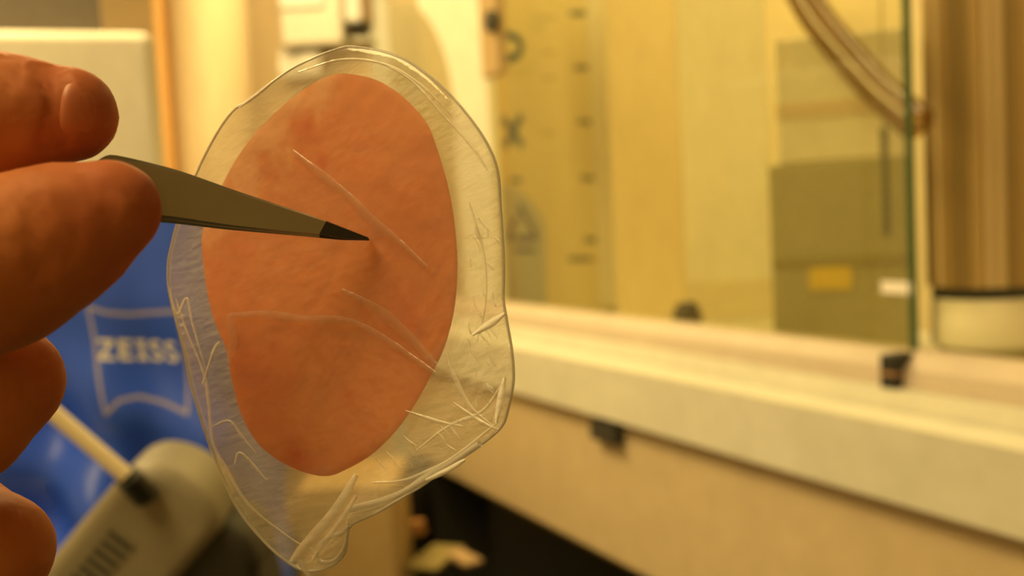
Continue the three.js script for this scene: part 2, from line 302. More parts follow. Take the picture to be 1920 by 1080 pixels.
{ // pale tall board, ochre upright added to brighten the shaded back wall, olive cartons
  const put = (name, label, cat, px0, px1, py0, c, thick, mat, y0 = yWork + 0.001) => {
    const mid = inHood((px0 + px1) / 2, 400, c), z = mid.z, a = onZ(px0, 400, z), b = onZ(px1, 400, z), w = b.x - a.x, top = onZ((px0 + px1) / 2, py0, z).y;
    const turn = Math.atan2(-(a.x + b.x) / 2, -z), g = thing(name, label, cat, V((a.x + b.x) / 2 - Math.sin(turn) * thick / 2, y0, z - Math.cos(turn) * thick / 2), turn);
    g.userData.w = w; return { g, w, h: top - y0, thick, z, top, mat };
  };
  let o = put('storage_box', 'tall pale cream box between the printed container and the olive carton', 'box', 1284, 1444, -70, 1.56, 0.06, M.pale);
  mesh('box_body', box(o.w, o.h, o.thick, 0, o.h / 2, 0, 0.005), M.pale, o.g);
  mesh('box_band', box(o.w * 0.99, 0.09, 0.004, 0, 0.05 + 0.045, o.thick / 2 + 0.002, 0.001), paint([0.74, 0.64, 0.38], 0.6), o.g);
  o = put('added_ochre_board', 'tall ochre board added to brighten the gap between the printed container and the pale box', 'board', 1150, 1286, -70, 1.66, 0.02, M.ochre);
  mesh('board_panel', box(o.w, o.h, o.thick, 0, o.h / 2, 0, 0.004), paint([0.72, 0.60, 0.34], 0.55), o.g);
  mesh('edge_strip', box(0.01, o.h, o.thick + 0.004, o.w / 2 - 0.005, o.h / 2, 0, 0.002), paint([0.55, 0.44, 0.24], 0.55), o.g);
  o = put('olive_carton', 'large dark olive carton with a yellow sticker in the hood', 'carton', 1447, 1700, 302, 1.44, 0.14, M.olive);
  mesh('carton_body', box(o.w, o.h, o.thick, 0, o.h / 2, 0, 0.006), M.olive, o.g);
  const yb = onZ(1570, 500, o.z).y - yWork, yt = onZ(1570, 482, o.z).y - yWork;
  mesh('dark_band', box(o.w * 0.995, yt - yb, 0.004, 0, (yt + yb) / 2, o.thick / 2 + 0.001, 0.001), paint([0.32, 0.27, 0.10], 0.6), o.g);
  const s0 = onZ(1520, 504, o.z), s1 = onZ(1596, 542, o.z), cx = (onZ(1447, 400, o.z).x + onZ(1700, 400, o.z).x) / 2, ct = o.g.rotation.y;
  mesh('sticker', box(s1.x - s0.x, s0.y - s1.y, 0.003, (s0.x + s1.x) / 2 - cx, (s0.y + s1.y) / 2 - yWork, o.thick / 2 + 0.0012, 0.001), M.yellow, o.g);
  const base = yWork + 0.001 + o.h + 0.001, cz = o.z;
  { const a = onZ(1460, 220, cz), b = onZ(1690, 220, cz), top = onZ(1575, 62, cz).y, w = b.x - a.x, h = top - base;
    const g = thing('pale_carton', 'pale carton stacked on the dark olive carton', 'carton', V((a.x + b.x) / 2 - Math.sin(ct) * 0.066, base, cz - Math.cos(ct) * 0.066), ct);
    mesh('carton_body', box(w, h, 0.13, 0, h / 2, 0, 0.005), M.pale, g);
    mesh('tape_strip', box(w * 0.998, 0.03, 0.002, 0, h * 0.42, 0.066, 0.0005), M.tan, g); }
  // beaded cord hanging in front of the carton
  const p = inHood(1660, 340, 1.40), top = onZ(1657, 238, p.z), bot = onZ(1664, 442, p.z);
  const g = thing('beaded_cord', 'thin dark beaded cord hanging in front of the cartons', 'cord', V(p.x, bot.y, p.z));
  const n = 12, L = 2.5 - bot.y;
  for (let i = 0; i < n; i++) mesh('bead', new THREE.SphereGeometry(0.0075, 12, 8).scale(1, 1.25, 1).translate(0, (i + 0.5) * (top.y - bot.y) / n, 0), plain([0.10, 0.10, 0.05], 0.5), g);
  mesh('string', new THREE.CylinderGeometry(0.002, 0.002, L, 8).translate(0, L / 2, 0), plain([0.45, 0.40, 0.2], 0.7), g);
  // dark knob
  const q = inHood(1288, 575, 1.40), kb = thing('rubber_stopper', 'small black rubber stopper lying behind the sash rail', 'stopper', V(q.x, yWork, q.z));
  const r = pxW(q, 26), hh = onZ(1288, 566, q.z).y - yWork;
  mesh('plug', new THREE.LatheGeometry([[0, 0], [r, 0], [r, hh * 0.7], [r * 0.8, hh * 0.92], [r * 0.5, hh], [0, hh]].map(([x, y]) => new THREE.Vector2(x, y)), 24), M.black, kb);
  mesh('rim', new THREE.TorusGeometry(r, 0.004, 8, 24).rotateX(Math.PI / 2).translate(0, hh * 0.7, 0), M.darkGrey, kb);
}
{ // clear hose hanging over the front
  const pts = [[1440, -140], [1490, -40], [1530, 30], [1590, 105], [1650, 172], [1700, 215], [1722, 234]].map(([x, y]) => inHood(x, y, 1.36));
  const g = thing('hose', 'translucent brown hose sagging down behind the glass sash', 'hose');
  const cu = new THREE.CatmullRomCurve3(pts), rr = pxW(pts[4], 31);
  mesh('hose_wall', new THREE.TubeGeometry(cu, 60, rr, 20), new THREE.MeshPhysicalMaterial({ color: new THREE.Color().setRGB(0.42, 0.29, 0.12), transmission: 0.7, roughness: 0.15, thickness: 0, side: THREE.DoubleSide, clearcoat: 0.6 }), g);
  mesh('highlight_line', new THREE.TubeGeometry(cu, 60, rr * 0.24, 12), plain([0.92, 0.78, 0.56], 0.3), g);  // pale core that paints the highlight running along the hose
  mesh('hose_clip', new THREE.TorusGeometry(rr * 1.08, rr * 0.14, 10, 24).applyQuaternion(new THREE.Quaternion().setFromUnitVectors(V(0, 0, 1), cu.getTangent(0.02))).translate(...cu.getPoint(0.02).toArray()), M.darkGrey, g);
}
{ // fluted jar beyond the edge of the glass
  const p = inHood(1860, 400, 1.66), z = p.z, r = (onZ(1950, 400, z).x - onZ(1752, 400, z).x) / 2;
  const g = thing('fluted_jar', 'tall brown fluted jar with black collar and frosted white base', 'jar', V(onZ(1752, 400, z).x + r, yWork + 0.001, z - r * 0.2));
  const Y = (py) => onZ(1850, py, z).y - yWork - 0.001;
  const yb0 = 0.03, yb1 = Y(556), yc1 = Y(534), yt = Y(-150);
  const H = yt - yc1, nst = 30, tones = [[0.34, 0.23, 0.09], [0.46, 0.34, 0.17], [0.26, 0.18, 0.07], [0.40, 0.28, 0.12], [0.52, 0.40, 0.23]].map((t) => plain(t, 0.35));
  mesh('inner_wall', new THREE.CylinderGeometry(r * 0.88, r * 0.88, H, 48).translate(0, yc1 + H / 2, 0), plain([0.30, 0.20, 0.08], 0.5), g);
  for (let i = 0; i < nst; i++) { const th = i / nst * Math.PI * 2, rs = r * (0.085 + 0.035 * rnd()), q = Math.floor(rnd() * 5); mesh('flute', new THREE.CylinderGeometry(rs, rs, H, 12).translate(Math.cos(th) * r * 0.9, yc1 + H / 2, Math.sin(th) * r * 0.9), tones[q], g); }
  mesh('collar', new THREE.CylinderGeometry(r * 0.92, r * 0.92, yc1 - yb1, 64).translate(0, (yc1 + yb1) / 2, 0), M.black, g);
  mesh('frosted_base', new THREE.LatheGeometry([[0, yb0], [r * 0.9, yb0], [r * 0.96, yb0 + 0.01], [r * 0.93, yb1], [0, yb1]].map(([x, y]) => new THREE.Vector2(x, y)), 64), plain([0.72, 0.68, 0.52], 0.5), g);
  mesh('foot', new THREE.CylinderGeometry(r * 0.8, r * 0.85, yb0, 48).translate(0, yb0 / 2, 0), M.olive, g);
}
// black storage crate under the hood with scraps on it
{
  const p = onPlane(900, 1010, V(0, 1, 0), 0.42);
  const g = thing('storage_crate', 'black plastic storage crate on the floor under the hood', 'crate', inward.clone().multiplyScalar(1.62).addScaledVector(along, 2.38), hoodTurn);
  mesh('crate_body', box(1.2, 0.40, 0.5, 0, 0.20, 0, 0.02), M.black, g);
  mesh('lid', box(1.24, 0.03, 0.54, 0, 0.412, 0, 0.01), plain([0.02, 0.022, 0.018], 0.6), g);
  mesh('handle', box(0.2, 0.03, 0.02, 0.2, 0.3, 0.255, 0.006), M.darkGrey, g);
  const lidY = 0.428, onLid = (x, y) => onPlane(x, y, V(0, 1, 0), lidY);
  const strip = (name, label, cat, a, b, w, h, rgb) => { const A = onLid(...a), B = onLid(...b), m = A.clone().add(B).multiplyScalar(0.5); const t = thing(name, label, cat, m, Math.atan2(-(B.z - A.z), B.x - A.x)); const L = A.distanceTo(B);
    const gg = box(L, h, w, 0, h / 2, 0, h * 0.3); mesh('wrapper', gg, paint(rgb, 0.6), t); mesh('crimped_end', box(0.012, h * 0.6, w * 1.05, L / 2, h / 2, 0, 0.002), paint(rgb.map((c) => c * 0.8), 0.6), t); };
  strip('paper_packet', 'olive paper packet lying on the black crate', 'packet', [790, 1072], [842, 1030], 0.09, 0.014, [0.30, 0.24, 0.08]);
  strip('paper_packet', 'pinkish tan paper packet lying on the black crate', 'packet', [852, 1042], [888, 1062], 0.05, 0.016, [0.50, 0.34, 0.18]);
  const q = onLid(783, 1000), c = thing('bottle_cap', 'small orange bottle cap on the black crate', 'cap', q);
  mesh('cap_shell', new THREE.CylinderGeometry(0.022, 0.025, 0.035, 20).translate(0, 0.0176, 0), plain([0.5, 0.25, 0.08], 0.5), c);
  mesh('cap_ridge', new THREE.TorusGeometry(0.025, 0.003, 6, 24).rotateX(Math.PI / 2).translate(0, 0.006, 0), plain([0.4, 0.2, 0.06], 0.5), c);
}

// ------------------------------------------------------------------ bench, microscope and its blue cover
{
  const b = thing('bench', 'pale lab bench that carries the covered microscope', 'bench', V(-0.72, 0, -0.98));
  mesh('bench_top', box(1.1, 0.035, 0.62, 0, 0.7325, 0, 0.006), M.creamSoft, b);
  for (const [x, z] of [[-0.5, -0.27], [0.5, -0.27], [-0.5, 0.27], [0.5, 0.27]]) mesh('leg', box(0.04, 0.714, 0.04, x, 0.357, z, 0.004), M.darkGrey, b);
}
const BENCH = 0.75;
{ // microscope housing: a slanted rounded body with slots and a lever
  const g = thing('microscope', 'grey microscope arm with cooling slots and a side coloured dark for shade in front of the blue cover', 'microscope', V(-0.33, BENCH, -0.80));
  const D = 0.76, base = g.position;
  const grey = paint([0.29, 0.26, 0.19], 0.5), A = at(332, 905, D), B = at(40, 1250, D + 0.02);
  const ax = A.clone().sub(B), L = ax.length(); ax.normalize();
  const view = A.clone().sub(EYE).normalize(), side = new THREE.Vector3().crossVectors(ax, view).normalize(), up = new THREE.Vector3().crossVectors(side, ax).normalize();
  // local frame: x = side, y = along the arm, z = towards the camera
  const Mx = new THREE.Matrix4().makeBasis(side, ax, up.clone());
  const put = (geo) => { geo.applyMatrix4(Mx); geo.translate(A.x - base.x, A.y - base.y, A.z - base.z); return geo; };
  const r = pxW(A, 80);
  const toward = up.dot(view) < 0 ? 1 : -1;
  const sgn = side.dot(V(1, 0, 0)) > 0 ? 1 : -1, r1 = sgn * r;
  const sh = new THREE.Shape(); sh.moveTo(-r1, -L); sh.lineTo(-r1, -0.01); sh.bezierCurveTo(-r1, r * 0.75, r1 * 0.9, r * 1.0, r1 * 1.35, r * 0.1); sh.lineTo(r1 * 1.35, -L); sh.closePath();
  const body = new THREE.ExtrudeGeometry(sh, { depth: 0.05, bevelEnabled: true, bevelSize: 0.012, bevelThickness: 0.012, bevelSegments: 5, bevelOffset: -0.012, curveSegments: 24 });
  body.translate(0, 0, -0.05 * 0.5);
  mesh('arm', put(body), grey, g);
  const sh2 = new THREE.Shape(); sh2.moveTo(0, -L); sh2.lineTo(0, -r * 0.4); sh2.bezierCurveTo(0, r * 0.4, r1 * 1.2, r * 0.5, r1 * 1.6, -r * 0.2); sh2.lineTo(r1 * 2.6, -r * 1.0); sh2.lineTo(r1 * 4.8, -L * 0.6); sh2.lineTo(r1 * 5.6, -L); sh2.closePath();
  const dark = new THREE.ExtrudeGeometry(sh2, { depth: 0.05, bevelEnabled: true, bevelSize: 0.012, bevelThickness: 0.012, bevelSegments: 4, bevelOffset: -0.012 });
  dark.translate(sgn * r * 0.98, 0, -0.014);
  mesh('shaded_side', put(dark), plain([0.022, 0.02, 0.015], 0.6), g);  // separate near-black part paints the shaded side of the arm
  for (let i = 0; i < 7; i++) mesh('slot', put(box(r * 0.62, 0.0035, 0.004, sgn * -r * 0.12, -r * 1.25 - i * 0.0085, toward > 0 ? 0.0365 : -0.0365, 0.001)), M.darkGrey, g);
  mesh('slot_recess', put(box(r * 0.78, 0.066, 0.002, sgn * -r * 0.12, -r * 1.25 - 0.0255, toward > 0 ? 0.0362 : -0.0362, 0.001)), plain([0.22, 0.2, 0.14], 0.6), g);
  // stand down to the bench
  const s = at(60, 1230, D + 0.02);
  mesh('foot', box(0.2, 0.03, 0.10, s.x - base.x, 0.015, s.z - base.z + 0.01, 0.008), M.darkGrey, g);
  mesh('stand', new THREE.CylinderGeometry(0.03, 0.04, s.y - base.y, 28).translate(s.x - base.x, (s.y - base.y) / 2, s.z - base.z), M.darkGrey, g);
  // lever
  const rod = (name, a, b, ra, rb, mat, par) => { const d = b.clone().sub(a), gg = new THREE.CylinderGeometry(rb, ra, d.length(), 24).applyQuaternion(new THREE.Quaternion().setFromUnitVectors(V(0, 1, 0), d.clone().normalize())).translate(...a.clone().add(b).multiplyScalar(0.5).sub(base).toArray()); return mesh(name, gg, mat, par); };
  const a0 = at(-30, 662, D - 0.075), a1 = at(238, 893, D - 0.06), a2 = at(272, 930, D - 0.045);
  const lev = rod('lever', a0, a1, pxW(a0, 14), pxW(a1, 14), plain([0.80, 0.70, 0.48], 0.3), g);
  rod('lever_socket', a1, a2, pxW(a1, 22), pxW(a2, 22), M.black, lev);
}
{ // blue dust cover: a draped sheet over a block
  const D = 1.02, x0 = at(-160, 600, D).x, x1 = at(470, 600, D).x, yT = at(300, 365, D).y, w = x1 - x0, H = yT - BENCH;
  const g = thing('dust_cover', 'blue plastic dust cover with a white printed emblem draped over the microscope', 'dust cover', V((x0 + x1) / 2, BENCH + 0.001, -D));
  const nu = 160, nv = 150, pos = [], uv = [], idx = [];
  // outline around the block, front side in the middle
  const per = 2 * (w + 0.3), path = (t) => { // rounded rectangle, anticlockwise from the back centre
    const hw = w / 2, hd = 0.11, rr = 0.05, a = t * Math.PI * 2 - Math.PI / 2, cx = Math.cos(a), cz = Math.sin(a);
    const k = Math.pow(Math.pow(Math.abs(cx), 5) + Math.pow(Math.abs(cz), 5), -1 / 5); return [-cx * k * hw, cz * k * hd, Math.hypot(cx * k, cz * k)]; };
  for (let j = 0; j <= nv; j++) for (let i = 0; i <= nu; i++) {
    const t = i / nu, v = j / nv; const [bx, bz] = path(t);
    let sc, y; const capN = 0.16;
    if (v < capN) { const q = v / capN; sc = Math.sin(q * Math.PI / 2); y = H - 0.028 * (1 - Math.cos(q * Math.PI / 2)); } else { const q = (v - capN) / (1 - capN); sc = 1 + 0.10 * q; y = (H - 0.028) * (1 - q); }
    const fold = smooth(0.1, 0.7, v) * 0.012 * Math.sin(bx * 55 + 2.5 * noise(bx * 6, y * 5, 2)) + 0.010 * fbm(bx * 9, y * 8, bz * 6, 3) * Math.min(1, v * 5) + 0.006 * Math.sin((bx * 0.7 + y) * 60 + 3 * noise(bx * 8, y * 8)) * smooth(0.2, 0.5, v);
    const len = Math.hypot(bx, bz) || 1;
    pos.push(bx * sc + bx / len * fold * 0.4, Math.max(0.0, y + 0.004 * noise(bx * 10, y * 10, 4) * (v < 0.97 ? 1 : 0)), bz * sc + bz / len * fold + (bz > 0 ? fold * 0.6 : 0));
    uv.push(0, 0);
  }
  for (let j = 0; j < nv; j++) for (let i = 0; i < nu; i++) { const a = j * (nu + 1) + i, b = a + nu + 1; idx.push(a, b, a + 1, a + 1, b, b + 1); }
  const geo = new THREE.BufferGeometry(); geo.setAttribute('position', new THREE.Float32BufferAttribute(pos, 3));
  // print laid flat on the front: u, v in metres across the cover
  const uvs = []; for (let i = 0; i < pos.length; i += 3) uvs.push(pos[i + 2] > -0.02 ? (pos[i] + w * 0.7) / (w * 1.4) : 0.02, pos[i + 1] / H);
  geo.setAttribute('uv', new THREE.Float32BufferAttribute(uvs, 2)); geo.setIndex(idx); geo.computeVertexNormals();
  const W = 2048, cv = document.createElement('canvas'); cv.width = W; cv.height = W; const c = cv.getContext('2d');
  c.fillStyle = 'rgb(255,255,255)'; c.fillStyle = 'rgb(50,98,250)'; c.fillRect(0, 0, W, W);
  const frontZ = -D + 0.115, P = (px, py) => { const p = onZ(px, py, frontZ); return [(p.x - g.position.x + w * 0.7) / (w * 1.4) * W, (1 - (p.y - BENCH) / H) * W]; };
  const line = (...q) => { c.beginPath(); c.moveTo(...P(...q[0])); for (const k of q.slice(1)) c.lineTo(...P(...k)); c.stroke(); };
  c.lineJoin = 'round'; c.strokeStyle = 'rgb(176,172,206)'; c.lineWidth = 13;
  line([168, 576], [200, 588], [240, 592], [332, 586], [340, 650], [347, 780], [300, 760], [258, 746], [230, 750], [206, 775], [186, 680], [168, 576]);
  c.fillStyle = 'rgb(250,248,240)'; c.textBaseline = 'alphabetic';
  const [ax, ay] = P(188, 676), [bx2, by2] = P(330, 686), [, ty] = P(188, 636), capH = ay - ty;
  c.save(); c.translate(ax, ay); c.transform(1, (by2 - ay) / (bx2 - ax), 0.06, 1, 0, 0); c.font = `bold ${Math.round(capH / 0.72)}px sans-serif`; const tw = c.measureText('ZEISS').width; c.scale((bx2 - ax) / tw, 1); c.fillText('ZEISS', 0, 0); c.restore();
  const tex = new THREE.CanvasTexture(cv); tex.colorSpace = THREE.SRGBColorSpace;
  mesh('printed_cover', geo, new THREE.MeshPhysicalMaterial({ color: 0xffffff, map: tex, roughness: 0.42, side: THREE.DoubleSide, clearcoat: 0.15, clearcoatRoughness: 0.4 }), g);
}

// ------------------------------------------------------------------ plastic film pouch with the tissue disc
const outline = [[660, 88], [720, 97], [770, 118], [820, 155], [860, 195], [895, 240], [920, 282], [934, 325], [938, 380], [942, 440], [945, 500], [944, 560], [952, 610], [960, 660], [963, 710], [956, 752], [945, 792], [925, 815], [890, 842], [850, 868], [800, 905], [760, 930], [735, 945], [700, 965], [658, 985], [651, 1010], [648, 1034], [630, 1056], [602, 1068], [575, 1070], [545, 1058], [500, 1020], [450, 960], [420, 900], [395, 840], [375, 780], [358, 720], [345, 660], [330, 600], [318, 550], [315, 500], [322, 460], [332, 420], [346, 380], [362, 340], [385, 290], [410, 245], [440, 205], [480, 180], [510, 155], [545, 130], [590, 108], [630, 93]];
const discLine = [[650, 138], [700, 148], [735, 166], [765, 190], [800, 230], [820, 280], [838, 340], [850, 400], [857, 470], [857, 530], [850, 590], [832, 655], [805, 710], [780, 755], [745, 805], [700, 850], [650, 880], [610, 893], [560, 882], [510, 855], [475, 820], [450, 770], [434, 710], [424, 655], [403, 605], [390, 555], [382, 500], [379, 440], [398, 385], [425, 330], [455, 280], [492, 235], [540, 190], [590, 155], [622, 141]];
const filmDepth = (px, py) => 0.200 - 0.020 * (px - 690) / 300 + 0.004 * (py - 447) / 450 + 0.0012 * Math.sin(px / 90) * Math.cos(py / 120);
// the film's own plane: an origin and two directions, so that textures run in metres along the sheet
const filmO = at(690, 447, filmDepth(690, 447));
const filmU = at(890, 447, filmDepth(890, 447)).sub(filmO).normalize();
const filmV = at(690, 247, filmDepth(690, 247)).sub(filmO); filmV.addScaledVector(filmU, -filmV.dot(filmU)).normalize();
const filmUV = (p) => { const q = p.clone().sub(filmO); return [q.dot(filmU), q.dot(filmV)]; };
const closedCurve = (pts, n, tension = 0.5) => { const c = new THREE.CatmullRomCurve3(pts.map(([x, y]) => V(x, y, 0)), true, 'catmullrom', tension); return Array.from({ length: n }, (_, i) => { const p = c.getPoint(i / n); return [p.x, p.y]; }); };
const MID = [640, 540];
// wrinkle height in metres at a pixel of the film
function wrinkle(px, py, t, ph) {
  const edge = smooth(0.62, 0.95, t);
  const right = smooth(760, 900, px) * smooth(380, 640, py);
  let h = 0.0004 * edge * fbm(px / 60, py / 60, ph, 3) + 0.0018 * right * fbm((px + py * 0.55) / 17, (py - px * 0.35) / 70, ph + 3, 3);
  const bottom = smooth(830, 960, py); h += 0.0014 * bottom * Math.sin((px * 0.82 + py * 0.57 - 1130) / 16) * smooth(480, 620, px) * (1 - smooth(680, 800, px));
  return h + 0.0002 * fbm(px / 30, py / 30, ph + 9, 3);
}
function sheetGeo(pts, nr, gap, ph, bulge, rim = 0, wr = 1) {
  const n = pts.length, pos = [], uv = [], idx = [];
  for (let j = 0; j <= nr; j++) for (let i = 0; i < n; i++) {
    const t = j / nr, px = MID[0] + (pts[i][0] - MID[0]) * t, py = MID[1] + (pts[i][1] - MID[1]) * t;
    const k = Math.sqrt(Math.max(0, 1 - Math.pow(t, 6))), d = filmDepth(px, py) + gap * k + (bulge ? bulge * (1 - t * t) : 0) + wr * wrinkle(px, py, t, ph) * (1 - smooth(0.97, 1, t) * 0.7);
    const p = at(px, py, d); pos.push(p.x, p.y, p.z); const q = filmUV(p); uv.push(q[0] / 0.05, q[1] / 0.05);
  }
  for (let j = 0; j < nr; j++) for (let i = 0; i < n; i++) { const a = j * n + i, b = j * n + (i + 1) % n, c = a + n, e = b + n; idx.push(a, c, b, b, c, e); }
  const g = new THREE.BufferGeometry(); g.setAttribute('position', new THREE.Float32BufferAttribute(pos, 3)); g.setAttribute('uv', new THREE.Float32BufferAttribute(uv, 2)); g.setIndex(idx); g.computeVertexNormals(); return g;
}
const filmTex = dataTex(512, (u, v) => 0.5 + 0.5 * fbm(u * 14 + v * 9, v * 50 - u * 20, 2, 4), false);
const filmMat = (through, rough, bump = 0.0006) => new THREE.MeshPhysicalMaterial({ color: new THREE.Color().setRGB(0.93, 0.92, 0.88), transmission: through, thickness: 0, roughness: rough, ior: 1.5, side: THREE.DoubleSide, bumpMap: filmTex, bumpScale: bump });
const filmPts = closedCurve(outline, 260), discPts = closedCurve(discLine, 180);
const pouch = thing('plastic_film_pouch', 'crinkled clear plastic film pouch around the pink tissue, pinched by tweezers', 'film pouch', at(640, 1060, 0.205));
const rel = (geo, o = pouch.position) => geo.translate(-o.x, -o.y, -o.z);
mesh('front_sheet', rel(sheetGeo(filmPts, 70, -0.0022, 1.7, 0)), filmMat(0.90, 0.14, 0.00012), pouch);
mesh('back_sheet', rel(sheetGeo(filmPts, 70, 0.0026, 6.1, 0)), filmMat(0.72, 0.2, 0.0009), pouch);
function ribbon(name, pts, radiusPx, mat, lift = -0.0016, flat = 1, closed = false, parent = pouch) {
  const P = pts.map(([x, y, dz = 0]) => at(x, y, filmDepth(x, y) + lift + dz));
  const g = new THREE.TubeGeometry(new THREE.CatmullRomCurve3(P, closed, 'catmullrom', 0.5), Math.max(24, pts.length * 8), radiusPx * 0.2 / FOCAL, 8, closed);
  return mesh(name, rel(g, parent.position), mat, parent);
}
// a fold of film: a low ridge that follows the sheet, wide in the middle and thin at its ends
function strip(name, pts, widthPx, mat, lift) {
  const cu = new THREE.CatmullRomCurve3(pts.map(([x, y]) => V(x, y, 0)), false, 'catmullrom', 0.5), n = pts.length * 8, pos = [], idx = [], uv = [];
  for (let i = 0; i <= n; i++) { const t = i / n, p = cu.getPoint(t), q = cu.getTangent(t), w = widthPx * (0.25 + 0.75 * Math.sin(Math.PI * (0.08 + 0.84 * t))) * (0.9 + 0.25 * noise(p.x / 40, p.y / 40, 3));
    for (let k = 0; k < 5; k++) { const a = (k - 2) / 2, x = p.x - q.y * a * w / 2, y = p.y + q.x * a * w / 2, P = at(x, y, filmDepth(x, y) + lift - 0.0003 * (1 - a * a)), f = filmUV(P); pos.push(P.x, P.y, P.z); uv.push(f[0] / 0.05, f[1] / 0.05); } }
  for (let i = 0; i < n; i++) for (let k = 0; k < 4; k++) { const a = i * 5 + k; idx.push(a, a + 5, a + 1, a + 1, a + 5, a + 6); }
  const g = new THREE.BufferGeometry(); g.setAttribute('position', new THREE.Float32BufferAttribute(pos, 3)); g.setAttribute('uv', new THREE.Float32BufferAttribute(uv, 2)); g.setIndex(idx); g.computeVertexNormals();
  return mesh(name, rel(g), mat, pouch);
}
const rimMat = filmMat(0.45, 0.15, 0.0002), creaseMat = filmMat(0.93, 0.3, 0.0002), edgeMat = filmMat(0.6, 0.18, 0.0003);
ribbon('rim', filmPts.filter((_, i) => i % 3 === 0), 2.6, rimMat, 0, 1, true);
const inner = (k0, a, b) => outline.slice(a, b).map(([x, y]) => [MID[0] + (x - MID[0]) * k0, MID[1] + (y - MID[1]) * k0]);
// folds and creases that the photograph shows
const creases = [
  [[548, 283], [600, 325], [650, 365], [700, 415], [750, 455], [800, 500]], [[430, 592], [500, 590], [580, 600], [650, 602], [720, 635], [815, 700]], [[640, 545], [700, 575], [760, 625], [822, 690]], [[430, 590], [436, 640], [428, 680]],
  [[330, 560], [350, 620], [382, 700], [392, 760], [400, 830], [425, 880], [470, 950], [545, 1010], [585, 1030]], [[380, 720], [400, 660], [412, 640]], [[398, 800], [430, 790], [455, 820], [480, 850]], [[440, 870], [452, 850], [500, 900]], [[318, 540], [332, 590], [350, 560], [362, 610], [385, 690]],
  [[945, 590], [915, 610], [888, 626]], [[945, 712], [936, 755], [925, 795]], [[925, 800], [880, 760], [850, 700], [838, 660]], [[850, 755], [900, 790], [935, 806]], [[780, 845], [840, 800], [905, 770], [945, 715]], [[700, 905], [760, 900], [830, 870], [880, 835], [935, 790]], [[655, 965], [720, 945], [800, 890], [860, 850]], [[760, 770], [820, 790], [870, 800]],
  [[700, 110], [770, 150], [830, 215], [885, 275], [915, 320]], [[560, 135], [640, 112], [720, 120], [790, 160], [850, 220]], [[880, 380], [905, 470], [910, 560], [895, 640]],
];
creases.forEach((c, i) => strip('crease', c, i < 4 ? 20 : i < 9 ? 7 : i < 17 ? 8 : 7, i < 4 ? creaseMat : edgeMat, -0.0027));
// the gathered fold at the bottom and the small lobe beside it
strip('bottom_fold', [[668, 890], [640, 940], [606, 985], [570, 1025], [546, 1054]], 22, filmMat(0.3, 0.12, 0.0002), -0.0032);  // this strip is whitened to paint the bright highlight on the fold
strip('bottom_fold', [[668, 930], [640, 975], [610, 1015], [585, 1052]], 14, filmMat(0.6, 0.12, 0.0002), -0.004);
ribbon('bottom_fold', [[655, 985], [640, 1000], [612, 1010], [595, 1030], [600, 1052], [628, 1050], [646, 1025], [652, 995]], 4, filmMat(0.6, 0.12, 0.0002), -0.003);
ribbon('bottom_fold', [[560, 1050], [575, 1075], [590, 1095]], 5, filmMat(0.6, 0.12, 0.0002), -0.002);
ribbon('bottom_fold', [[655, 955], [740, 930], [830, 878], [900, 832]], 6, filmMat(0.6, 0.1, 0.0002), -0.0028);

for (let i = 0; i < 46; i++) {                                       // fine crinkles in the loose film
  const low = i % 3 === 0, x = low ? 690 + 200 * rnd() : 872 + 62 * rnd(), y = low ? 850 - (x - 690) * 0.35 + 50 * rnd() : 420 + 360 * rnd(), a = low ? 0.5 + 0.5 * rnd() : 0.8 + 0.7 * rnd(), L = 12 + 26 * rnd(), b = (rnd() - 0.5) * 6;
  strip('crinkle', [[x - Math.cos(a) * L / 2, y - Math.sin(a) * L / 2], [x + b, y - b * 0.5], [x + Math.cos(a) * L / 2, y + Math.sin(a) * L / 2]], 3 + 3 * rnd(), i % 2 ? edgeMat : creaseMat, -0.0030);
}
for (const [p, w] of [[[[946, 588], [918, 608], [886, 628]], 13], [[[946, 708], [938, 750], [930, 792]], 13], [[[872, 862], [838, 882], [798, 900]], 13], [[[512, 152], [480, 178], [448, 202]], 9]]) strip('glint_fold', p, w, filmMat(0.15, 0.15, 0.0002), -0.0034);  // folds made opaque white to paint glints on the film
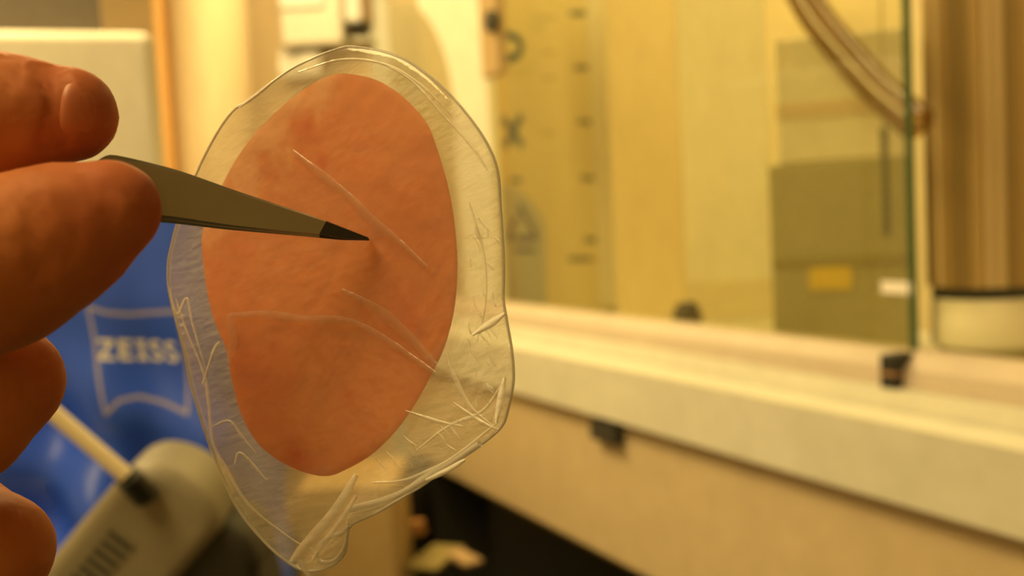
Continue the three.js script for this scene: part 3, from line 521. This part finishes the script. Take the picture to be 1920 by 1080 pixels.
// tissue
const TISSUE = 0.12;                                               // the tissue's texture covers 0.12 m, centred on the pinch point
const tissueAt = (px, py) => filmUV(at(px, py, filmDepth(px, py)));
const marks = [[605, 305, 1.6, 0.8], [580, 245, 2.4, 0.6], [556, 855, 2.8, 0.9], [515, 652, 1.2, 0.5], [660, 745, 1.4, 0.35], [770, 585, 4.2, 0.5], [460, 680, 4.5, 0.4], [430, 480, 6, 0.35]].map(([x, y, r, k]) => [...tissueAt(x, y), r * 0.001, k]);
const [hazeX, hazeY] = tissueAt(478, 250);  // centre of the whitish film haze painted into the tissue colour
const tissueTex = dataTex(512, (u, v) => {
  const x = (u - 0.5) * TISSUE, y = (v - 0.5) * TISSUE;
  const m = 0.5 + 0.5 * fbm(u * 11, v * 11, 2.2, 4), f = fbm(u * 80, v * 80, 5, 3);
  let red = 0; for (const [sx, sy, r, k] of marks) { const d = Math.hypot(x - sx, y - sy) / r + 0.5 * fbm(u * 90, v * 90, 3, 2); red += k * Math.exp(-d * d); }
  const dx = x - hazeX, dy = y - hazeY, pale = smooth(0.011, 0.002, -0.0 + (0.75 * dx - 0.65 * dy) + 0.012 * fbm(u * 22, v * 22, 7, 5)) * smooth(0.036, 0.022, Math.hypot(dx, dy) + 0.010 * fbm(u * 16, v * 16, 4, 4));
  let c = [0.87 + 0.03 * m, 0.52 + 0.09 * (m - 0.5) + 0.02 * f, 0.255 + 0.09 * (m - 0.5) + 0.02 * f];
  c = [c[0] - 0.06 * red, c[1] - 0.16 * red, c[2] - 0.18 * red];
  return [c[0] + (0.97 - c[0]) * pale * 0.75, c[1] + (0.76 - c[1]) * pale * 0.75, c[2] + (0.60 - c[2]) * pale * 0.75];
});
const tissueBump = dataTex(256, (u, v) => 0.5 + 0.5 * fbm(u * 30, v * 30, 1, 4), false);
{
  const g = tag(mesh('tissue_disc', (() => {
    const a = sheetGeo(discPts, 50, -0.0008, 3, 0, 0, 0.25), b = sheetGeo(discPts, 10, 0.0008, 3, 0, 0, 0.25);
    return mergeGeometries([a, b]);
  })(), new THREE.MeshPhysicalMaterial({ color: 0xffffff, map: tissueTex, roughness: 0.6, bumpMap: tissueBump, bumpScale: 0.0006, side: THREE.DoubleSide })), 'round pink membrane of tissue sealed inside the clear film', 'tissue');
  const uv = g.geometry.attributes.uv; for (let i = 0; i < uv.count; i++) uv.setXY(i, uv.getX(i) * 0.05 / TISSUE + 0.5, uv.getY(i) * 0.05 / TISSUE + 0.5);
}

// ------------------------------------------------------------------ tweezers
{
  const tipD = filmDepth(690, 447) - 0.0042, tw = thing('tweezers', 'steel tweezers with pointed tips darkened as shade pinching the film', 'tweezers', at(690, 447, tipD));
  const depthAt = (px) => tipD + (0.1765 - tipD) * (690 - px) / 480;
  function blade(top, bottom, thick, off, mat, name, parent) {
    const n = 40, pos = [], idx = [];
    const sample = (line, t) => { const c = new THREE.CatmullRomCurve3(line.map(([x, y]) => V(x, y, 0)), false, 'catmullrom', 0.3); return c.getPoint(t); };
    for (let i = 0; i <= n; i++) { const t = i / n, a = sample(top, t), b = sample(bottom, t);
      for (const [q, dd] of [[0, 0], [0.06, -1], [0.94, -1], [1, 0], [0.94, 1], [0.06, 1]]) { const x = a.x + (b.x - a.x) * q, y = a.y + (b.y - a.y) * q, p = at(x, y, depthAt(x) + off(x) + dd * thick / 2); pos.push(p.x, p.y, p.z); } }
    for (let i = 0; i < n; i++) for (let k = 0; k < 6; k++) { const a = i * 6 + k, b = i * 6 + (k + 1) % 6; idx.push(a, b, a + 6, b, b + 6, a + 6); }
    for (const i of [0, n]) for (let k = 1; k < 5; k++) idx.push(i * 6, i * 6 + k, i * 6 + k + 1);
    let g = new THREE.BufferGeometry(); g.setAttribute('position', new THREE.Float32BufferAttribute(pos, 3)); g.setIndex(idx);
    g = g.toNonIndexed(); g.computeVertexNormals(); return mesh(name, rel(g, tw.position), mat, parent);
  }
  const steel = new THREE.MeshPhysicalMaterial({ color: new THREE.Color().setRGB(0.36, 0.34, 0.27), metalness: 1, roughness: 0.42, side: THREE.DoubleSide, bumpMap: relief, bumpScale: 0.00005 });
  const dark = new THREE.MeshPhysicalMaterial({ color: new THREE.Color().setRGB(0.05, 0.048, 0.045), metalness: 0.8, roughness: 0.45, side: THREE.DoubleSide });  // near-black colour paints the shade on the tips
  const armA = blade([[20, 372], [100, 345], [160, 318], [208, 290], [330, 318], [450, 360], [560, 396], [612, 414]], [[20, 400], [100, 402], [160, 404], [220, 406], [315, 410], [420, 424], [520, 434], [598, 440]], 0.0009, () => 0, steel, 'arm', tw);
  blade([[612, 414], [650, 429], [690, 445]], [[598, 440], [640, 447], [690, 449]], 0.0009, () => 0, dark, 'tip', armA);
  const armB = blade([[20, 380], [100, 355], [160, 330], [208, 302], [330, 330], [450, 370], [560, 404], [612, 420]], [[20, 408], [100, 410], [160, 412], [220, 414], [315, 418], [420, 430], [520, 439], [598, 446]], 0.0009, (x) => 0.0012 + 0.004 * (690 - x) / 500, steel, 'arm', tw);
  blade([[612, 420], [650, 432], [692, 447]], [[598, 446], [640, 450], [692, 451]], 0.0009, (x) => 0.0012, dark, 'tip', armB);
}

// ------------------------------------------------------------------ hand
{
  const J = (px, py, d, rPx) => ({ p: at(px, py, d), r: rPx * d / FOCAL });
  const chains = [
    [J(128, 214, 0.178, 88), J(20, 220, 0.177, 108), J(-80, 208, 0.178, 116), J(-330, 130, 0.192, 118), J(-640, 420, 0.215, 132)],                 // forefinger
    [J(206, 392, 0.165, 92), J(110, 440, 0.164, 126), J(0, 492, 0.163, 150), J(-110, 540, 0.164, 150), J(-400, 690, 0.172, 170), J(-720, 860, 0.19, 210)],     // thumb
    [J(-190, 830, 0.186, 88), J(-60, 800, 0.184, 96), J(4, 715, 0.188, 100), J(-150, 640, 0.20, 108), J(-650, 560, 0.225, 130)],                   // middle
    [J(-200, 1150, 0.186, 88), J(-70, 1130, 0.186, 94), J(-12, 1035, 0.190, 98), J(-150, 930, 0.205, 104), J(-650, 700, 0.23, 130)],              // ring
    [J(-240, 1380, 0.19, 78), J(-120, 1370, 0.19, 82), J(-60, 1280, 0.194, 84), J(-220, 1160, 0.21, 92), J(-640, 840, 0.232, 122)],               // little
  ];
  const W0 = J(-1080, 760, 0.19, 230), W1 = J(-1120, 900, 0.185, 230);
  const palm = [];
  for (const c of chains) palm.push([c[c.length - 1], W0]);
  palm.push([chains[0][4], chains[2][4]], [chains[2][4], chains[3][4]], [chains[3][4], chains[4][4]], [chains[1][5], W1], [W0, W1]);
  const elbow = { p: at(-1120, 900, 0.185).add(V(-0.10, -0.12, 0.12)), r: 0.036 };
  const tube = [{ p: W1.p, r: 0.026 }, elbow];
  const cap = (q, A, B) => { const ab = B.p.clone().sub(A.p), L2 = ab.lengthSq(); const t = Math.max(0, Math.min(1, ((q.x - A.p.x) * ab.x + (q.y - A.p.y) * ab.y + (q.z - A.p.z) * ab.z) / L2)); const dx = q.x - A.p.x - ab.x * t, dy = q.y - A.p.y - ab.y * t, dz = q.z - A.p.z - ab.z * t; return Math.sqrt(dx * dx + dy * dy + dz * dz) - (A.r + (B.r - A.r) * t); };
  const smin = (a, b, k) => { const h = Math.max(k - Math.abs(a - b), 0) / k; return Math.min(a, b) - h * h * k / 4; };
  const bones = (list) => list.map(([A, B]) => { const ab = B.p.clone().sub(A.p); return [A.p.x, A.p.y, A.p.z, ab.x, ab.y, ab.z, ab.lengthSq(), A.r, B.r - A.r]; });
  const cb = chains.map((c) => bones(c.slice(1).map((_, i) => [c[i], c[i + 1]]))), pb = bones([...palm, tube]);
  const capd = (x, y, z, b) => { const ax = x - b[0], ay = y - b[1], az = z - b[2]; let t = (ax * b[3] + ay * b[4] + az * b[5]) / b[6]; t = t < 0 ? 0 : t > 1 ? 1 : t; const dx = ax - b[3] * t, dy = ay - b[4] * t, dz = az - b[5] * t; return Math.sqrt(dx * dx + dy * dy + dz * dz) - b[7] - b[8] * t; };
  // creases across the finger joints
  const crease = (a, b, depth, width) => ({ a, b, depth, width });
  const grooves = [];
  const groove = (pts, d, depth, widthPx) => { const P = pts.map(([x, y]) => at(x, y, d)); grooves.push([P, depth, widthPx * d / FOCAL]); };
  groove([[88, 120], [108, 170], [112, 215], [100, 265]], 0.1715, 0.0005, 9);
  groove([[10, 110], [22, 180], [18, 250]], 0.170, 0.0003, 10);
  groove([[165, 318], [192, 345], [212, 372], [215, 400]], 0.1555, 0.0006, 9);
  groove([[118, 350], [140, 420], [130, 490]], 0.1525, 0.0006, 12);
  groove([[60, 370], [82, 440], [76, 520]], 0.1515, 0.0004, 10);
  const segD = (x, y, z, P) => { let m = 1; for (let i = 0; i + 1 < P.length; i++) { const A = P[i], B = P[i + 1], bx = B.x - A.x, by = B.y - A.y, bz = B.z - A.z; let t = ((x - A.x) * bx + (y - A.y) * by + (z - A.z) * bz) / (bx * bx + by * by + bz * bz); t = t < 0 ? 0 : t > 1 ? 1 : t; m = Math.min(m, Math.hypot(x - A.x - bx * t, y - A.y - by * t, z - A.z - bz * t)); } return m; };
  function sdf(x, y, z, fine) {
    let pd = 1; for (const b of pb) pd = smin(pd, capd(x, y, z, b), 0.012);
    let d = pd;
    for (const c of cb) { let q = 1; for (const b of c) q = smin(q, capd(x, y, z, b), 0.004); d = Math.min(d, smin(q, pd, 0.010)); }
    if (fine && Math.abs(d) < 0.004) {
      for (const [P, dep, w] of grooves) { const s = segD(x, y, z, P) - 0.002; if (s < 0.006) { const e = Math.max(0, s) / w; d += dep * Math.exp(-e * e); } }
      d += 0.00018 * fbm(x * 420, y * 420, z * 420, 3) + 0.0002 * fbm(x * 110, y * 110, z * 110, 2);
    }
    return d;
  }
  const lo = V(1e9, 1e9, 1e9), hi = V(-1e9, -1e9, -1e9);
  for (const j of [...chains.flat(), W0, W1, elbow]) { lo.min(j.p.clone().addScalar(-j.r - 0.006)); hi.max(j.p.clone().addScalar(j.r + 0.006)); }
  const size = Math.max(hi.x - lo.x, hi.y - lo.y, hi.z - lo.z), ctr = lo.clone().add(hi).multiplyScalar(0.5), N = 128, half = N / 2, cell = size / (N - 6);
  const mc = new MarchingCubes(N, new THREE.MeshBasicMaterial(), false, false, 300000);
  for (let k = 0; k < N; k++) for (let j = 0; j < N; j++) for (let i = 0; i < N; i++) mc.field[i + N * (j + N * k)] = -sdf(ctr.x + (i - half) * cell, ctr.y + (j - half) * cell, ctr.z + (k - half) * cell, false);
  mc.isolation = 0; mc.update();
  let g = new THREE.BufferGeometry(); g.setAttribute('position', new THREE.Float32BufferAttribute(mc.positionArray.slice(0, mc.count * 3), 3));
  g = mergeVertices(g, 1e-5);
  const ps = g.attributes.position, e = 0.0003;
  // one subdivision near the camera's view keeps the fingertips smooth
  function subdivide(geo) {
    const pa = Array.from(geo.attributes.position.array), ix = geo.index.array, out = [], mem = new Map();
    const midp = (a, b) => { const k = a < b ? a * 4194304 + b : b * 4194304 + a; if (mem.has(k)) return mem.get(k); const n = pa.length / 3; for (let q = 0; q < 3; q++) pa.push((pa[a * 3 + q] + pa[b * 3 + q]) / 2); mem.set(k, n); return n; };
    for (let i = 0; i < ix.length; i += 3) { const [a, b, c] = [ix[i], ix[i + 1], ix[i + 2]], ab = midp(a, b), bc = midp(b, c), ca = midp(c, a); out.push(a, ab, ca, ab, b, bc, ca, bc, c, ab, bc, ca); }
    const r = new THREE.BufferGeometry(); r.setAttribute('position', new THREE.Float32BufferAttribute(pa, 3)); r.setIndex(out); return r;
  }
  for (let i = 0; i < ps.count; i++) ps.setXYZ(i, ctr.x + ps.getX(i) * half * cell, ctr.y + ps.getY(i) * half * cell, ctr.z + ps.getZ(i) * half * cell);
  g = subdivide(g);
  const p2 = g.attributes.position, nor = new Float32Array(p2.count * 3), col = new Float32Array(p2.count * 3);
  const inv = camera.matrixWorld.clone().invert();
  for (let i = 0; i < p2.count; i++) {
    let x = p2.getX(i), y = p2.getY(i), z = p2.getZ(i), nx, ny, nz;
    for (let it = 0; it < 3; it++) {
      const d = sdf(x, y, z, true); nx = sdf(x + e, y, z, true) - sdf(x - e, y, z, true); ny = sdf(x, y + e, z, true) - sdf(x, y - e, z, true); nz = sdf(x, y, z + e, true) - sdf(x, y, z - e, true);
      const L = Math.hypot(nx, ny, nz) || 1; nx /= L; ny /= L; nz /= L; if (it < 2) { x -= nx * d * 0.9; y -= ny * d * 0.9; z -= nz * d * 0.9; }
    }
    p2.setXYZ(i, x, y, z); nor.set([nx, ny, nz], i * 3);
    // skin: mottled, redder at the finger ends
    const m = fbm(x * 120, y * 120, z * 120, 4), red = Math.max(...[0, 1].map((c) => Math.exp(-((V(x, y, z).distanceTo(chains[c][0].p) / 0.011) ** 2)))), f = fbm(x * 500, y * 500, z * 500, 2);
    col.set([0.47 + 0.08 * m, 0.158 + 0.045 * m + 0.01 * f - 0.022 * red, 0.048 + 0.02 * m + 0.008 * f + 0.02 * red], i * 3);
  }
  g.setAttribute('normal', new THREE.BufferAttribute(nor, 3)); g.setAttribute('color', new THREE.BufferAttribute(col, 3));
  const hand = thing('hand', 'bare hand gripping the tweezers between thumb and forefinger', 'hand', W1.p.clone());
  const skin = new THREE.MeshPhysicalMaterial({ vertexColors: true, roughness: 0.6, specularIntensity: 0.35 });
  mesh('skin', rel(g, hand.position), skin, hand);
  // fingernails: thin curved plates that follow the finger ends
  const hit = (px, py) => { const d = dirOf(px, py); let t = 0.12; for (let i = 0; i < 80; i++) { const p = d.clone().multiplyScalar(t).add(EYE), s = sdf(p.x, p.y, p.z, false); t += s * 0.9; if (s < 1e-5) break; if (t > 0.25) return null; } return d.multiplyScalar(t).add(EYE); };
  function nail(cx, cy, rx, ry, rot) {
    const n = 14, m = 36, pos = [], idx = [];
    for (let j = 0; j <= n; j++) for (let i = 0; i < m; i++) {
      const t = j / n, a = i / m * Math.PI * 2, sx = Math.sign(Math.cos(a)) * Math.pow(Math.abs(Math.cos(a)), 0.7), sy = Math.sign(Math.sin(a)) * Math.pow(Math.abs(Math.sin(a)), 0.7);
      const lx = sx * rx * t, ly = sy * ry * t, px = cx + lx * Math.cos(rot) - ly * Math.sin(rot), py = cy + lx * Math.sin(rot) + ly * Math.cos(rot);
      const h = hit(px, py); if (!h) return; const nx = sdf(h.x + e, h.y, h.z) - sdf(h.x - e, h.y, h.z), ny = sdf(h.x, h.y + e, h.z) - sdf(h.x, h.y - e, h.z), nz = sdf(h.x, h.y, h.z + e) - sdf(h.x, h.y, h.z - e), L = Math.hypot(nx, ny, nz) || 1, o = 0.00009 - 0.0005 * Math.pow(t, 6);
      pos.push(h.x + nx / L * o, h.y + ny / L * o, h.z + nz / L * o);
    }
    for (let j = 0; j < n; j++) for (let i = 0; i < m; i++) { const a = j * m + i, b = j * m + (i + 1) % m; idx.push(a, a + m, b, b, a + m, b + m); }
    const ng = new THREE.BufferGeometry(); ng.setAttribute('position', new THREE.Float32BufferAttribute(pos, 3)); ng.setIndex(idx); ng.computeVertexNormals();
    mesh('fingernail', rel(ng, hand.position), new THREE.MeshPhysicalMaterial({ color: new THREE.Color().setRGB(0.50, 0.155, 0.07), roughness: 0.45, side: THREE.DoubleSide }), hand);
  }
  nail(152, 204, 40, 58, 0.1);
}

scene.traverse((o) => { if (o.isMesh) { o.castShadow = true; o.receiveShadow = true; } });
renderer.render(scene, camera);
